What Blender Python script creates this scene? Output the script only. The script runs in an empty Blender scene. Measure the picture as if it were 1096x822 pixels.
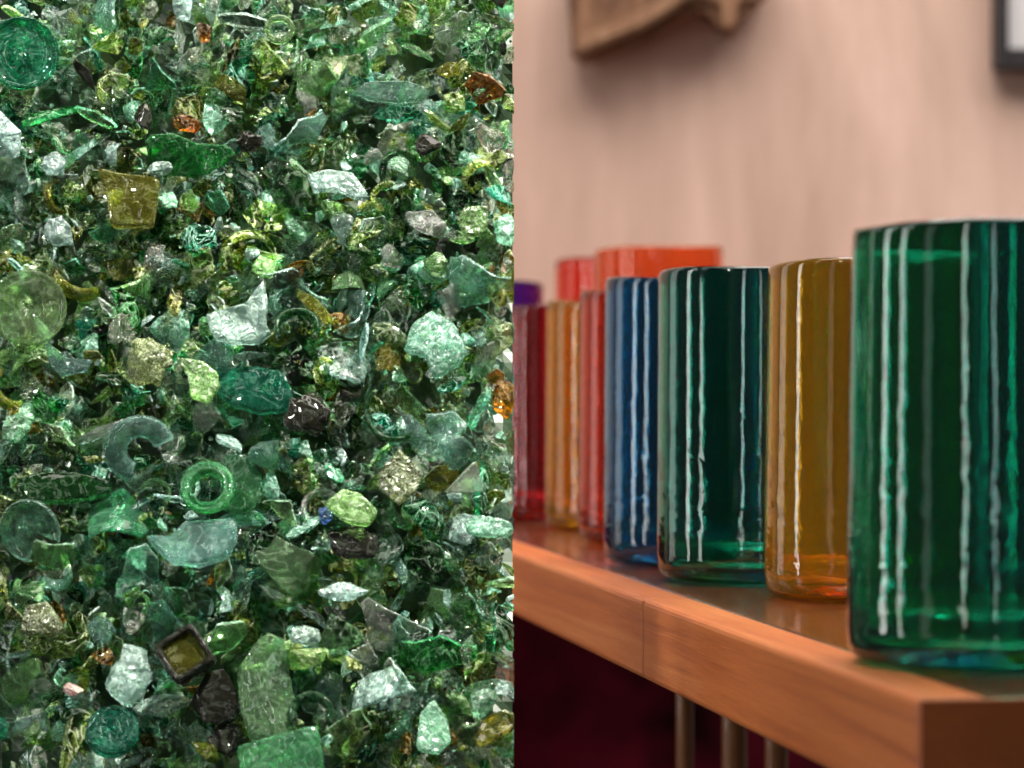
import bpy, bmesh, math, random
import numpy as np
from mathutils import Vector, Matrix, noise

random.seed(11); rng = np.random.default_rng(11)
S = bpy.context.scene
COL = S.collection
F = 3200.0            # focal length in pixels of the 1096 wide photograph
CX, CY = 548.0, 411.5
CZ = 1.20             # eye height
PI = math.pi

# ------------------------------------------------------------------ helpers
def tag(o, label=None, cat=None, group=None, kind=None):
    if label: o['label'] = label
    if cat: o['category'] = cat
    if group: o['group'] = group
    if kind: o['kind'] = kind
    return o

def link(name, mesh, mat=None, parent=None):
    o = bpy.data.objects.new(name, mesh); COL.objects.link(o)
    if mat is not None and not mesh.materials: mesh.materials.append(mat)
    if parent is not None: o.parent = parent
    return o

def mesh_from(name, V, Fc, smooth=True, mats=None, midx=None):
    m = bpy.data.meshes.new(name)
    m.from_pydata([tuple(v) for v in V], [], [tuple(f) for f in Fc])
    m.polygons.foreach_set('use_smooth', [smooth]*len(m.polygons))
    if mats:
        for a in mats: m.materials.append(a)
    if midx is not None: m.polygons.foreach_set('material_index', midx)
    m.validate(); m.update()
    return m

def empty(name, loc, rz=0):
    o = bpy.data.objects.new(name, None); COL.objects.link(o)
    o.location = loc; o.rotation_euler.z = rz; o.empty_display_size = .02
    return o

def box_mesh(name, x0, x1, y0, y1, z0, z1, bev=.002, seg=2):
    bm = bmesh.new(); bmesh.ops.create_cube(bm, size=1)
    for v in bm.verts:
        v.co = Vector((x0+(v.co.x+.5)*(x1-x0), y0+(v.co.y+.5)*(y1-y0), z0+(v.co.z+.5)*(z1-z0)))
    if bev: bmesh.ops.bevel(bm, geom=bm.edges[:], offset=bev, segments=seg, profile=.5, affect='EDGES')
    m = bpy.data.meshes.new(name); bm.to_mesh(m); bm.free()
    for p in m.polygons: p.use_smooth = False
    return m

# ------------------------------------------------------------------ materials
def newmat(name):
    m = bpy.data.materials.new(name); m.use_nodes = True
    nt = m.node_tree; b = nt.nodes['Principled BSDF']
    return m, nt, b

def N(nt, t, **kw):
    n = nt.nodes.new(t)
    for k, v in kw.items():
        if k in n.inputs: n.inputs[k].default_value = v
        else: setattr(n, k, v)
    return n

def cullet_mat(name, col, trans=.8, rough=.06, crack=.25, scale=260, clear=.15, var=.35, frac=.13, fs=120.0):
    """broken bottle glass: tinted refraction, fractured surface, a little milky body"""
    m, nt, b = newmat(name); L = nt.links.new
    tc = N(nt, 'ShaderNodeTexCoord'); oi = N(nt, 'ShaderNodeObjectInfo')
    n1 = N(nt, 'ShaderNodeTexNoise', Scale=scale*.35, Detail=4.0, Roughness=.6)
    add = N(nt, 'ShaderNodeVectorMath', operation='ADD'); L(tc.outputs['Object'], add.inputs[0]); L(oi.outputs['Random'], add.inputs[1])
    L(add.outputs[0], n1.inputs['Vector'])
    ramp = N(nt, 'ShaderNodeValToRGB')
    d = [c*(1-var) for c in col]; u = [min(.95, c*(1+var)+.02*var) for c in col]
    ramp.color_ramp.elements[0].position = .35; ramp.color_ramp.elements[0].color = (*d, 1)
    ramp.color_ramp.elements[1].position = .65; ramp.color_ramp.elements[1].color = (*u, 1)
    L(n1.outputs['Fac'], ramp.inputs[0])
    hs = N(nt, 'ShaderNodeHueSaturation')
    mr = N(nt, 'ShaderNodeMapRange'); mr.inputs['To Min'].default_value = .475; mr.inputs['To Max'].default_value = .525
    L(oi.outputs['Random'], mr.inputs['Value']); L(mr.outputs[0], hs.inputs['Hue'])
    mv = N(nt, 'ShaderNodeMath', operation='MULTIPLY'); mv.inputs[1].default_value = 7.31; L(oi.outputs['Random'], mv.inputs[0])
    fr = N(nt, 'ShaderNodeMath', operation='FRACT'); L(mv.outputs[0], fr.inputs[0])
    m2 = N(nt, 'ShaderNodeMapRange'); m2.inputs['To Min'].default_value = .7; m2.inputs['To Max'].default_value = 1.25
    L(fr.outputs[0], m2.inputs['Value']); L(m2.outputs[0], hs.inputs['Value'])
    L(ramp.outputs[0], hs.inputs['Color']); L(hs.outputs[0], b.inputs['Base Color'])
    b.inputs['Transmission Weight'].default_value = trans
    b.inputs['IOR'].default_value = 1.5
    # bump: fine grain + cracks
    v = N(nt, 'ShaderNodeTexVoronoi', Scale=scale); v.feature = 'DISTANCE_TO_EDGE'; L(add.outputs[0], v.inputs['Vector'])
    n2 = N(nt, 'ShaderNodeTexNoise', Scale=scale*1.1, Detail=(5.0 if scale > 300 else 1.5), Roughness=.55, Distortion=1.4); L(add.outputs[0], n2.inputs['Vector'])
    w = N(nt, 'ShaderNodeTexWave', Scale=scale*.35, Distortion=9.0); w.inputs['Detail'].default_value = 2; L(add.outputs[0], w.inputs['Vector'])
    mx = N(nt, 'ShaderNodeMath', operation='MULTIPLY_ADD'); mx.inputs[1].default_value = .8
    L(v.outputs['Distance'], mx.inputs[0]); L(n2.outputs['Fac'], mx.inputs[2])
    mw = N(nt, 'ShaderNodeMath', operation='MULTIPLY_ADD'); mw.inputs[1].default_value = .25
    L(w.outputs['Fac'], mw.inputs[0]); L(mx.outputs[0], mw.inputs[2])
    bp = N(nt, 'ShaderNodeBump'); bp.inputs['Strength'].default_value = crack; bp.inputs['Distance'].default_value = .004
    L(mw.outputs[0], bp.inputs['Height']); L(bp.outputs[0], b.inputs['Normal'])
    rr = N(nt, 'ShaderNodeMapRange'); rr.inputs['From Min'].default_value = .3; rr.inputs['From Max'].default_value = .7
    rr.inputs['To Min'].default_value = rough*.4; rr.inputs['To Max'].default_value = min(1, rough*2.4)
    L(n2.outputs['Fac'], rr.inputs['Value']); L(rr.outputs[0], b.inputs['Roughness'])
    out = nt.nodes['Material Output']
    last = b.outputs[0]
    if clear > 0:
        tr = N(nt, 'ShaderNodeBsdfTransparent'); L(hs.outputs[0], tr.inputs['Color'])
        ms = N(nt, 'ShaderNodeMixShader'); ms.inputs[0].default_value = clear
        L(b.outputs[0], ms.inputs[1]); L(tr.outputs[0], ms.inputs[2]); last = ms.outputs[0]
    if frac > 0:   # milky fracture lines, scratches and bruises inside the glass
        fn = N(nt, 'ShaderNodeTexNoise', Scale=fs, Detail=3.0, Roughness=.6, Distortion=1.6); L(add.outputs[0], fn.inputs['Vector'])
        s1 = N(nt, 'ShaderNodeMath', operation='SUBTRACT'); s1.inputs[1].default_value = .5; L(fn.outputs['Fac'], s1.inputs[0])
        s2 = N(nt, 'ShaderNodeMath', operation='ABSOLUTE'); L(s1.outputs[0], s2.inputs[0])
        s3 = N(nt, 'ShaderNodeMapRange'); s3.inputs['From Min'].default_value = .035; s3.inputs['From Max'].default_value = 0.0; L(s2.outputs[0], s3.inputs['Value'])
        fp = N(nt, 'ShaderNodeTexNoise', Scale=fs*2.2, Detail=4.0, Roughness=.7); L(add.outputs[0], fp.inputs['Vector'])
        s4 = N(nt, 'ShaderNodeMapRange'); s4.inputs['From Min'].default_value = .56; s4.inputs['From Max'].default_value = .74; s4.inputs['To Max'].default_value = .8; L(fp.outputs['Fac'], s4.inputs['Value'])
        s5 = N(nt, 'ShaderNodeMath', operation='MAXIMUM'); L(s3.outputs[0], s5.inputs[0]); L(s4.outputs[0], s5.inputs[1])
        s6 = N(nt, 'ShaderNodeMath', operation='MULTIPLY'); s6.inputs[1].default_value = frac; L(s5.outputs[0], s6.inputs[0])
        fc = N(nt, 'ShaderNodeMixRGB'); fc.inputs[0].default_value = .35; fc.inputs[2].default_value = (.70, .80, .72, 1); L(hs.outputs[0], fc.inputs[1])
        fb = N(nt, 'ShaderNodeBsdfPrincipled'); L(fc.outputs[0], fb.inputs['Base Color']); fb.inputs['Roughness'].default_value = .22; L(bp.outputs[0], fb.inputs['Normal'])
        m3 = N(nt, 'ShaderNodeMixShader'); L(s6.outputs[0], m3.inputs[0]); L(last, m3.inputs[1]); L(fb.outputs[0], m3.inputs[2]); last = m3.outputs[0]
    L(last, out.inputs['Surface'])
    return m

CM = {
 'pale aqua':    cullet_mat('pale_aqua_glass', (.64,.88,.72), 1.0, .03, .18, 95, .42),
 'sea green':    cullet_mat('sea_green_glass', (.42,.72,.42), 1.0, .03, .18, 95, .42),
 'emerald':      cullet_mat('emerald_glass', (.10,.50,.18), 1.0, .02, .2, 100, .35, .35, .35),
 'teal':         cullet_mat('teal_glass', (.12,.52,.36), 1.0, .03, .2, 100, .35, .35, .4),
 'olive':        cullet_mat('olive_glass', (.52,.51,.14), 1.0, .03, .18, 95, .42, .35, .3),
 'yellow green': cullet_mat('yellow_green_glass', (.60,.72,.26), 1.0, .03, .18, 95, .42, .35, .35),
 'light green':  cullet_mat('light_green_glass', (.62,.80,.44), 1.0, .03, .18, 95, .42),
 'amber':        cullet_mat('amber_glass', (.60,.28,.02), 1.0, .03, .4, 130, .3, .35, .2),
 'clear':        cullet_mat('clear_glass', (.90,.95,.86), 1.0, .03, .22, 100, .45, .06),
 'dark green':   cullet_mat('dark_green_glass', (.05,.22,.05), 1.0, .02, .3, 120, .2, .35, .25),
 'black':        cullet_mat('black_glass', (.022,.022,.014), .75, .03, .12, 110, 0, .3, .08),
 'frosted':      cullet_mat('frosted_white_glass', (.44,.62,.57), .80, .16, .45, 200, .20, .2, .45, 220),
 'frosted aqua': cullet_mat('frosted_aqua_glass', (.40,.72,.54), .85, .10, .45, 200, .25, .3, .4, 220),
 'frosted green':cullet_mat('frosted_green_glass', (.46,.70,.30), .85, .10, .45, 200, .25, .35, .4, 220),
 'blue':         cullet_mat('blue_glass', (.08,.2,.55), .9, .06, .3, 200, .1),
 'pink':         cullet_mat('pinkish_glass', (.62,.42,.40), .5, .25, .5, 230, .1),
 'speckled':     cullet_mat('speckled_olive_glass', (.26,.34,.14), .85, .10, .5, 260, .12, .6, .6, 400),
}

EDGE = {}
for _n, _c in (('pale aqua', (.55, .92, .80)), ('sea green', (.22, .80, .50)), ('emerald', (.05, .55, .20)), ('teal', (.10, .66, .48)), ('olive', (.45, .50, .18)),
               ('yellow green', (.50, .68, .30)), ('light green', (.45, .85, .50)), ('amber', (.5, .25, .04)), ('clear', (.70, .95, .85)), ('dark green', (.05, .32, .14))):
    EDGE[_n] = cullet_mat(_n.replace(' ', '_')+'_broken_edge', _c, .85, .10, .4, 220, .25, .25, .35)
for _n in ('black', 'frosted', 'frosted aqua', 'frosted green', 'blue', 'pink', 'speckled'): EDGE[_n] = CM[_n]
SM = dict(CM)
for _n, _c in (('pale aqua', (.50,.84,.74)), ('sea green', (.26,.72,.42)), ('teal', (.05,.50,.36)), ('light green', (.56,.84,.48)), ('dark green', (.04,.22,.08)), ('olive', (.50,.50,.08)), ('clear', (.9,.95,.88)), ('emerald', (.05,.50,.12))):
    SM[_n] = cullet_mat(_n.replace(' ', '_')+'_moulded', _c, .95, .03, .14, 80, .32, .15, .09, 110)

# ------------------------------------------------------------------ shard shapes (numpy)
def outline_poly(n, irr, aspect, samples, r=random):
    """star shaped outline of a broken polygon with n corners"""
    angs = sorted([(i+r.uniform(-.32,.32))*2*PI/n for i in range(n)])
    rad = [1-irr*r.random() for _ in angs]
    P = [(math.cos(a)*q*aspect, math.sin(a)*q) for a, q in zip(angs, rad)]
    return P

def sample_outline(P, samples, rough=.02, r=random, roundc=0.0):
    """cast rays from the centroid to the polygon P, returns samples points"""
    cx = sum(p[0] for p in P)/len(P); cy = sum(p[1] for p in P)/len(P)
    Q = [(x-cx, y-cy) for x, y in P]; out = []; mR = max(math.hypot(*q) for q in Q)
    for k in range(samples):
        a = 2*PI*k/samples + r.uniform(-.25,.25)*2*PI/samples
        dx, dy = math.cos(a), math.sin(a); best = 0
        for i in range(len(Q)):
            x1, y1 = Q[i]; x2, y2 = Q[(i+1) % len(Q)]
            ex, ey = x2-x1, y2-y1; den = dx*ey-dy*ex
            if abs(den) < 1e-9: continue
            t = (x1*ey-y1*ex)/den; s = (x1*dy-y1*dx)/den
            if t > 0 and -1e-6 <= s <= 1+1e-6: best = max(best, t)
        if best == 0: best = .3*mR
        best = min(best, mR)
        best *= 1+r.uniform(-rough, rough)
        out.append((dx*best+cx, dy*best+cy))
    if roundc:
        for _ in range(int(roundc)):
            out = [((out[i-1][0]+2*out[i][0]+out[(i+1) % samples][0])/4, (out[i-1][1]+2*out[i][1]+out[(i+1) % samples][1])/4) for i in range(samples)]
    return out

def plate(out, thick, bend=0.0, bdir=0.0, taper=0.0, wob=.0, rings=(.35,.7,.93,1.0), edge_drop=.35, r=random, nf=90.0):
    """a curved fragment of bottle wall: out = outline in metres, bend = 1/radius"""
    n = len(out); V = []; Fc = []
    cx = sum(p[0] for p in out)/n; cy = sum(p[1] for p in out)/n
    sd = r.random()*50
    def zb(x, y):
        u = x*math.cos(bdir)+y*math.sin(bdir)
        q = min(.98, abs(bend*u)); z = -(1-math.sqrt(1-q*q))/bend if bend else 0
        return z + wob*noise.noise(Vector((x*nf+sd, y*nf, sd)))
    for side in (1, -1):
        V.append((cx, cy, zb(cx, cy)+side*thick/2))
        for s in rings:
            for (x, y) in out:
                X = cx+(x-cx)*s; Y = cy+(y-cy)*s
                t = thick/2*(1+taper*(X*1.0)/(abs(out[0][0])+1e-6)) if taper else thick/2
                if s == rings[-1]: t *= (1-edge_drop)
                V.append((X, Y, zb(X, Y)+side*t+(wob*.5*noise.noise(Vector((X*nf*2.2, Y*nf*2.2, side*3+sd))))))
    m = 1+n*len(rings)
    for side in (0, 1):
        o = side*m
        for k in range(n):
            a, b = o+1+k, o+1+(k+1) % n
            Fc.append((o, a, b) if side == 0 else (o, b, a))
            for q in range(len(rings)-1):
                a0, b0 = o+1+q*n+k, o+1+q*n+(k+1) % n; a1, b1 = a0+n, b0+n
                Fc.append((a0, a1, b1, b0) if side == 0 else (b0, b1, a1, a0))
    last = 1+n*(len(rings)-1)
    for k in range(n):
        a, b = last+k, last+(k+1) % n
        Fc.append((a, a+m, b+m, b))
    return V, Fc, n

def lathe(profile, seg=40, a0=0.0, a1=2*PI, jag=0.0, closed_profile=True, r=random):
    """closed profile (r,z) revolved; partial arcs are capped"""
    full = abs(a1-a0-2*PI) < 1e-6; n = len(profile)
    cnt = seg if full else seg+1
    V = []; Fc = []
    js = [r.uniform(-jag, jag) for _ in profile]; je = [r.uniform(-jag, jag) for _ in profile]
    for i in range(cnt):
        f = i/seg
        for k, (rr, z) in enumerate(profile):
            a = a0+(a1-a0)*f
            if not full: a += js[k]*(1-f)+je[k]*f
            V.append((rr*math.cos(a), rr*math.sin(a), z))
    for i in range(seg if full else seg):
        i2 = (i+1) % cnt
        for k in range(n):
            k2 = (k+1) % n
            Fc.append((i*n+k, i2*n+k, i2*n+k2, i*n+k2))
    if not full:
        Fc.append(tuple(range(n))[::-1]); Fc.append(tuple((cnt-1)*n+k for k in range(n)))
    return V, Fc

def lump(rx, ry, rz, pts=14, sub=2, rough=.06, soft=.3, r=random):
    bm = bmesh.new()
    for _ in range(pts):
        z = r.uniform(-1, 1); a = r.uniform(0, 2*PI); q = math.sqrt(1-z*z)
        bm.verts.new((q*math.cos(a)*rx, q*math.sin(a)*ry, z*rz))
    res = bmesh.ops.convex_hull(bm, input=bm.verts[:])
    bmesh.ops.delete(bm, geom=[g for g in res['geom_interior'] if isinstance(g, bmesh.types.BMVert)], context='VERTS')
    bmesh.ops.bevel(bm, geom=bm.edges[:], offset=min(rx, ry, rz)*.12*(1+soft*2), segments=1, affect='EDGES', clamp_overlap=True)
    bmesh.ops.triangulate(bm, faces=bm.faces[:])
    if sub: bmesh.ops.subdivide_edges(bm, edges=bm.edges[:], cuts=sub, use_grid_fill=True)
    if soft:
        for _ in range(int(1+soft*4)): bmesh.ops.smooth_vert(bm, verts=bm.verts[:], factor=.5, use_axis_x=True, use_axis_y=True, use_axis_z=True)
    sd = r.random()*99; mr = (rx+ry+rz)/3
    for v in bm.verts:
        p = v.co*(2.2/mr)
        v.co += v.co.normalized()*(rough*mr*(noise.noise(p+Vector((sd, 0, 0)))*1.4+noise.noise(p*3+Vector((sd, 3, 0)))*.6))
    bm.verts.index_update()
    V = [tuple(v.co) for v in bm.verts]; Fc = [tuple(v.index for v in f.verts) for f in bm.faces]
    bm.free()
    return V, Fc

def ring_profile(rin, rout, h, k=10):
    c = (rin+rout)/2; a = (rout-rin)/2; b = h/2
    return [(c+a*math.copysign(abs(math.cos(t))**.8, math.cos(t)), b*math.copysign(abs(math.sin(t))**.8, math.sin(t))) for t in [2*PI*i/k for i in range(k)]]

def base_profile(R, steps=3):
    """bottle bottom seen from below or above, with punt, heel ring and a stub of wall"""
    return [(0.0005, .10*R), (.25*R, .09*R), (.42*R, .02*R), (.52*R, -.07*R), (.60*R, -.05*R), (.66*R, -.01*R), (.80*R, -.03*R), (.93*R, -.04*R),
            (1.0*R, .03*R), (1.0*R, .16*R), (.95*R, .22*R), (.90*R, .16*R), (.86*R, .07*R), (.66*R, .07*R), (.55*R, .05*R), (.40*R, .12*R), (.2*R, .17*R), (0.0005, .18*R)]

# ------------------------------------------------------------------ the bed of cullet
TILT = math.radians(13); DC = 1.0
UU = Vector((1, 0, 0)); UV = Vector((0, math.sin(TILT), math.cos(TILT))); UN = Vector((0, -math.cos(TILT), math.sin(TILT)))
B3 = Matrix((UU, UV, UN)).transposed()
P0 = Vector((0, DC, CZ)); CAM = Vector((0, 0, CZ))
EDGE_X = .0007
def bed(px, py, w=0.0):
    d = Vector(((px-CX)/F, 1.0, (CY-py)/F))
    t = (P0+UN*w-CAM).dot(UN)/d.dot(UN)
    return CAM+d*t
def px2m(px, py): return bed(px, py).y/F

def cut_to_edge(o, mw):
    """pieces at the straight right hand end of the bed are trimmed to its end plane"""
    me = o.data
    co = np.empty(len(me.vertices)*3); me.vertices.foreach_get('co', co); co = co.reshape(-1, 3)
    M = np.array(mw); wx = co @ M[0, :3]+M[0, 3]
    if wx.max() <= EDGE_X: return True
    if wx.min() >= EDGE_X-.001: return False
    me = me.copy(); o.data = me
    bm = bmesh.new(); bm.from_mesh(me); inv = mw.inverted()
    pco = inv @ Vector((EDGE_X, mw.translation.y, mw.translation.z)); pno = (mw.to_3x3().transposed() @ Vector((1, 0, 0))).normalized()
    r = bmesh.ops.bisect_plane(bm, geom=bm.verts[:]+bm.edges[:]+bm.faces[:], plane_co=pco, plane_no=pno, clear_outer=True, dist=1e-6)
    ed = [g for g in r['geom_cut'] if isinstance(g, bmesh.types.BMEdge)]
    try: bmesh.ops.holes_fill(bm, edges=ed, sides=0)
    except Exception: pass
    bm.to_mesh(me); bm.free()
    return True

def outward(me):
    bm = bmesh.new(); bm.from_mesh(me)
    if bm.calc_volume(signed=True) < 0:
        bmesh.ops.reverse_faces(bm, faces=bm.faces[:]); bm.to_mesh(me)
    bm.free()

def place(name, VF, mat, px, py, w=0.0, rot=0.0, tx=0.0, ty=0.0, smooth=True, mesh=None):
    """rot in degrees in the bed plane, tx / ty tilt the piece out of the plane"""
    if mesh is not None: me = mesh
    elif len(VF) > 2:
        nf = len(VF[1]); me = mesh_from(name, VF[0], VF[1], smooth, [mat, EDGE.get(COLKEY.get(mat.name), mat)], [0]*(nf-VF[2])+[1]*VF[2])
        me.polygons.foreach_set('use_smooth', [smooth]*(nf-VF[2])+[False]*VF[2])
    else: me = mesh_from(name, VF[0], VF[1], smooth)
    if not me.materials: me.materials.append(mat)
    outward(me)
    o = bpy.data.objects.new(name, me); COL.objects.link(o)
    R = B3.to_4x4() @ Matrix.Rotation(math.radians(rot), 4, 'Z') @ Matrix.Rotation(math.radians(tx), 4, 'X') @ Matrix.Rotation(math.radians(ty), 4, 'Y')
    mw = Matrix.Translation(bed(px, py, w)) @ R
    o.matrix_world = mw
    if not cut_to_edge(o, mw):
        bpy.data.objects.remove(o); return None
    return o

COLKEY = {m.name: k for d_ in (CM, SM) for k, m in d_.items()}
K = DC/F   # metres per photo pixel on the bed
def P(*pts): return [(x*K, -y*K) for x, y in pts]

LM = []   # landmarks: (px, py, radius px, short name)
def mark(o, px, py, rad, label, short, cat='glass shard'):
    if o is None: return
    o.location = o.location+(CAM-o.location).normalized()*.005
    tag(o, label, cat); LM.append((px, py, rad, short))
    o['group'] = 'distinct pieces of broken glass in the pile'

def shard(px, py, w_px, h_px, col, label, short, corners=6, irr=.3, t=.0035, bend=12, bdir=0, rot=0, tx=0, ty=0, w=.004, rnd=0, pts=None, wob=.0012, samples=44, name='glass_shard', seed=None, cat='glass shard'):
    r = random.Random(seed if seed is not None else int(px*31+py))
    if pts: out = sample_outline([(x*K, -y*K) for x, y in pts], samples, .02, r, rnd)
    else:
        o1 = outline_poly(corners, irr, 1, samples, r)
        out = sample_outline([(x*w_px*K/2, y*h_px*K/2) for x, y in o1], samples, .02, r, rnd)
    VF = plate(out, t, bend, bdir, 0, wob, (.3, .6, .82, .95, 1.0), .3, r)
    o = place(name, VF, SM[col], px, py, w, rot, tx, ty)
    mark(o, px, py, max(w_px, h_px)*.42, label, short, cat)

def chunk(px, py, w_px, h_px, col, label, short, rot=0, pts=16, rough=.08, soft=.2, w=.004, dz=.6, smooth=True, seed=None, name='glass_chunk', cat='glass chunk'):
    r = random.Random(seed if seed is not None else int(px*17+py))
    VF = lump(w_px*K/2*1.08, h_px*K/2*1.08, min(w_px, h_px)*K/2*dz, pts, 2, rough, soft, r)
    o = place(name, VF, CM[col], px, py, w, rot, 0, 0, smooth)
    mark(o, px, py, max(w_px, h_px)*.42, label, short, cat)

def bottom(px, py, R_px, col, label, short, rot=0, tx=0, ty=0, w=.004, prof=None, name='broken_bottle', cat='broken bottle', arc=None):
    R = R_px*K
    pr = prof(R) if prof else base_profile(R)
    a = arc or (0, 2*PI)
    VF = lathe(pr, 56, a[0], a[1], .15 if arc else 0)
    o = place(name, VF, SM[col], px, py, w, rot, tx, ty)
    mark(o, px, py, R_px*.95, label, short, cat)

# --- the pieces that can be told apart, each where the photograph has it
bottom(24, 58, 40, 'teal', 'big dark teal bottle base at the top left corner of the pile', 'the dark teal bottle base', tx=8, ty=5)
bottom(30, 330, 41, 'light green', 'large clear green jar base with raised rim at left edge', 'the large clear green jar base', tx=14, ty=12, w=.004,
       prof=lambda R: [(0.0005, 0), (.55*R, .0), (.72*R, -.03*R), (.80*R, .02*R), (.86*R, -.02*R), (.95*R, -.02*R), (1.0*R, .06*R), (.97*R, .14*R), (.90*R, .12*R), (.84*R, .09*R), (.78*R, .10*R), (.6*R, .08*R), (0.0005, .08*R)])
shard(137, 212, 66, 70, 'olive', 'flat square olive shard with a dark straight right side', 'the square olive shard', pts=[(-34,-32),(-8,-26),(33,-22),(32,8),(28,32),(-18,34),(-22,4)], t=.004, bend=4, tx=-4, ty=3, w=.006)
shard(205, 168, 96, 46, 'emerald', 'vivid emerald green curved bottle shard beside black lumps', 'the vivid emerald shard', pts=[(-50,-22),(-22,-26),(8,-14),(40,-12),(48,-2),(34,10),(6,24),(-24,20),(-46,8)], bend=24, bdir=1.2, w=.002, tx=20)
chunk(153, 125, 20, 42, 'black', 'tall black glass lump near the top left', 'the tall black lump', rot=4)
chunk(200, 133, 34, 22, 'amber', 'dark brown glossy chunk above the vivid emerald shard', 'the dark brown chunk', rot=-15)
chunk(266, 152, 30, 26, 'black', 'black crumbled glass chunk right of the vivid emerald shard', 'the crumbled black chunk', rough=.2)
chunk(67, 248, 38, 36, 'frosted', 'white frosted chunk left of the square olive shard', 'the white frosted chunk', w=.006)
chunk(6, 143, 50, 58, 'frosted', 'big pale blue frosted lump cut by the left edge', 'the big pale blue lump', w=.005)
chunk(58, 177, 30, 28, 'frosted', 'small pale blue rounded pebble of glass near the left edge', 'the pale blue pebble', soft=.5)
chunk(171, 182, 28, 20, 'frosted', 'small milky oval pebble lying on vivid emerald glass', 'the milky oval pebble', soft=.6, w=.008)
shard(256, 345, 76, 52, 'frosted', 'large crackled pale aqua shard with a pointed fin on top', 'the crackled finned shard', pts=[(-38,-6),(-12,-14),(8,-18),(20,-38),(26,-44),(30,-20),(28,2),(34,10),(22,22),(-8,24),(-24,20)], t=.006, bend=6, w=.009, wob=.003)
chunk(270, 383, 40, 16, 'frosted', 'thin whitish strip chunk under the crackled finned shard', 'the thin whitish strip', rot=6)
shard(466, 372, 66, 66, 'frosted aqua', 'dome shaped aqua shard with flat cut lower sides', 'the dome shaped aqua shard', pts=[(-34,4),(-24,-26),(-4,-38),(18,-26),(34,6),(26,20),(-2,34),(-10,12)], t=.004, bend=10, w=.008, wob=.0015)
shard(213, 408, 46, 56, 'frosted green', 'leaf shaped pale frosted shard with a teal edge', 'the leaf shaped frosted shard', pts=[(-24,-24),(2,-22),(20,-8),(22,6),(10,24),(-8,18),(-12,-4)], t=.005, w=.009, wob=.002)
shard(270, 418, 96, 58, 'teal', 'large deep teal shard in the middle of the pile', 'the deep teal shard', pts=[(-46,-24),(0,-26),(30,-20),(44,4),(40,22),(8,26),(-20,18),(-38,4)], t=.005, bend=14, bdir=1.57, w=.002)
chunk(328, 444, 58, 44, 'black', 'big rough black brown lump in the centre of the pile', 'the rough black lump', rough=.2, w=.006)
chunk(376, 584, 62, 38, 'black', 'glossy black lump under the pale green oval shard', 'the glossy black lump', rough=.12, w=.004)
chunk(233, 746, 58, 54, 'black', 'smooth glossy black nugget below the square jar base', 'the smooth black nugget', soft=.6, rough=.04, w=.005, rot=30)
chunk(240, 790, 40, 40, 'black', 'dark lump cut into ridges under the smooth black nugget', 'the ridged dark lump', rough=.25, w=.000)
bottom(222, 522, 29, 'sea green', 'round sea green bottle mouth showing two rings', 'the round bottle mouth', name='bottle_neck', cat='bottle neck', w=.011, tx=-10,
       prof=lambda R: [(.55*R, -.35*R), (.60*R, .10*R), (.66*R, .22*R), (.73*R, .12*R), (.80*R, .08*R), (.88*R, .18*R), (.98*R, .10*R), (1.0*R, -.1*R), (.92*R, -.25*R), (.7*R, -.4*R)])
shard(255, 520, 46, 70, 'sea green', 'curved sea green bottle shoulder behind the round bottle mouth', 'the curved bottle shoulder', bend=55, bdir=.4, w=.003, pts=[(-20,-30),(6,-34),(24,-12),(22,18),(2,32),(-18,24)])
bottom(34, 568, 34, 'pale aqua', 'swirled pale aqua bottle base fragment at the left', 'the swirled aqua base', tx=25, ty=-18, w=.010, arc=(-.2, 4.6))
shard(207, 585, 96, 56, 'pale aqua', 'grey aqua slab with a bright teal broken rim', 'the grey aqua slab', pts=[(-50,-10),(-28,-6),(-10,-26),(42,-30),(46,-8),(36,12),(6,22),(-22,18),(-40,2)], t=.006, bend=10, bdir=1.4, tx=-12, w=.010)
chunk(138, 724, 48, 66, 'frosted', 'crackled bluish white lump standing out in the lower left', 'the crackled bluish lump', rot=-18, rough=.16, w=.012, pts=22)
bottom(120, 783, 28, 'teal', 'small round aqua base of concentric rings at the bottom', 'the concentric ringed base', w=.011, tx=-8,
       prof=lambda R: [(0.0005, .1*R), (.15*R, .15*R), (.28*R, .05*R), (.42*R, .18*R), (.58*R, .04*R), (.72*R, .2*R), (.9*R, .12*R), (1.0*R, -.05*R), (.85*R, -.2*R), (.4*R, -.14*R), (0.0005, -.12*R)])
shard(285, 745, 66, 100, 'light green', 'tall pale olive flat shard leaning at the bottom', 'the tall pale olive shard', pts=[(-30,-26),(-4,-66),(16,-62),(34,30),(20,44),(-16,48),(-28,10)], t=.004, bend=5, w=.006)
shard(302, 806, 96, 40, 'sea green', 'flat aqua green slab with a dark end at bottom edge', 'the flat aqua green slab', pts=[(-46,-6),(36,-28),(44,24),(-40,30)], t=.006, bend=2, w=.014)
bottom(333, 764, 24, 'dark green', 'dark arched neck ring near the bottom', 'the dark arched ring', name='bottle_neck', cat='bottle neck', w=.008, rot=0, tx=-12, arc=(-.3, 3.6),
       prof=lambda R: ring_profile(.62*R, 1.0*R, .5*R))
bottom(318, 352, 25, 'dark green', 'dark green arched neck ring right of the crackled finned shard', 'the dark green neck ring', name='bottle_neck', cat='bottle neck', w=.008, tx=-20, arc=(-.5, 3.5),
       prof=lambda R: ring_profile(.74*R, 1.0*R, .45*R))
chunk(368, 676, 46, 56, 'sea green', 'rounded translucent sea green nugget in the lower centre', 'the rounded sea green nugget', soft=.5, rough=.05, w=.009)
chunk(327, 682, 34, 24, 'frosted', 'small white oval pebble left of a rounded green nugget', 'the white oval pebble', soft=.7, w=.012)
chunk(366, 634, 56, 20, 'frosted', 'whitish ridge chunk above the rounded sea green nugget', 'the whitish ridge', rot=-5, w=.008)
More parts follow.
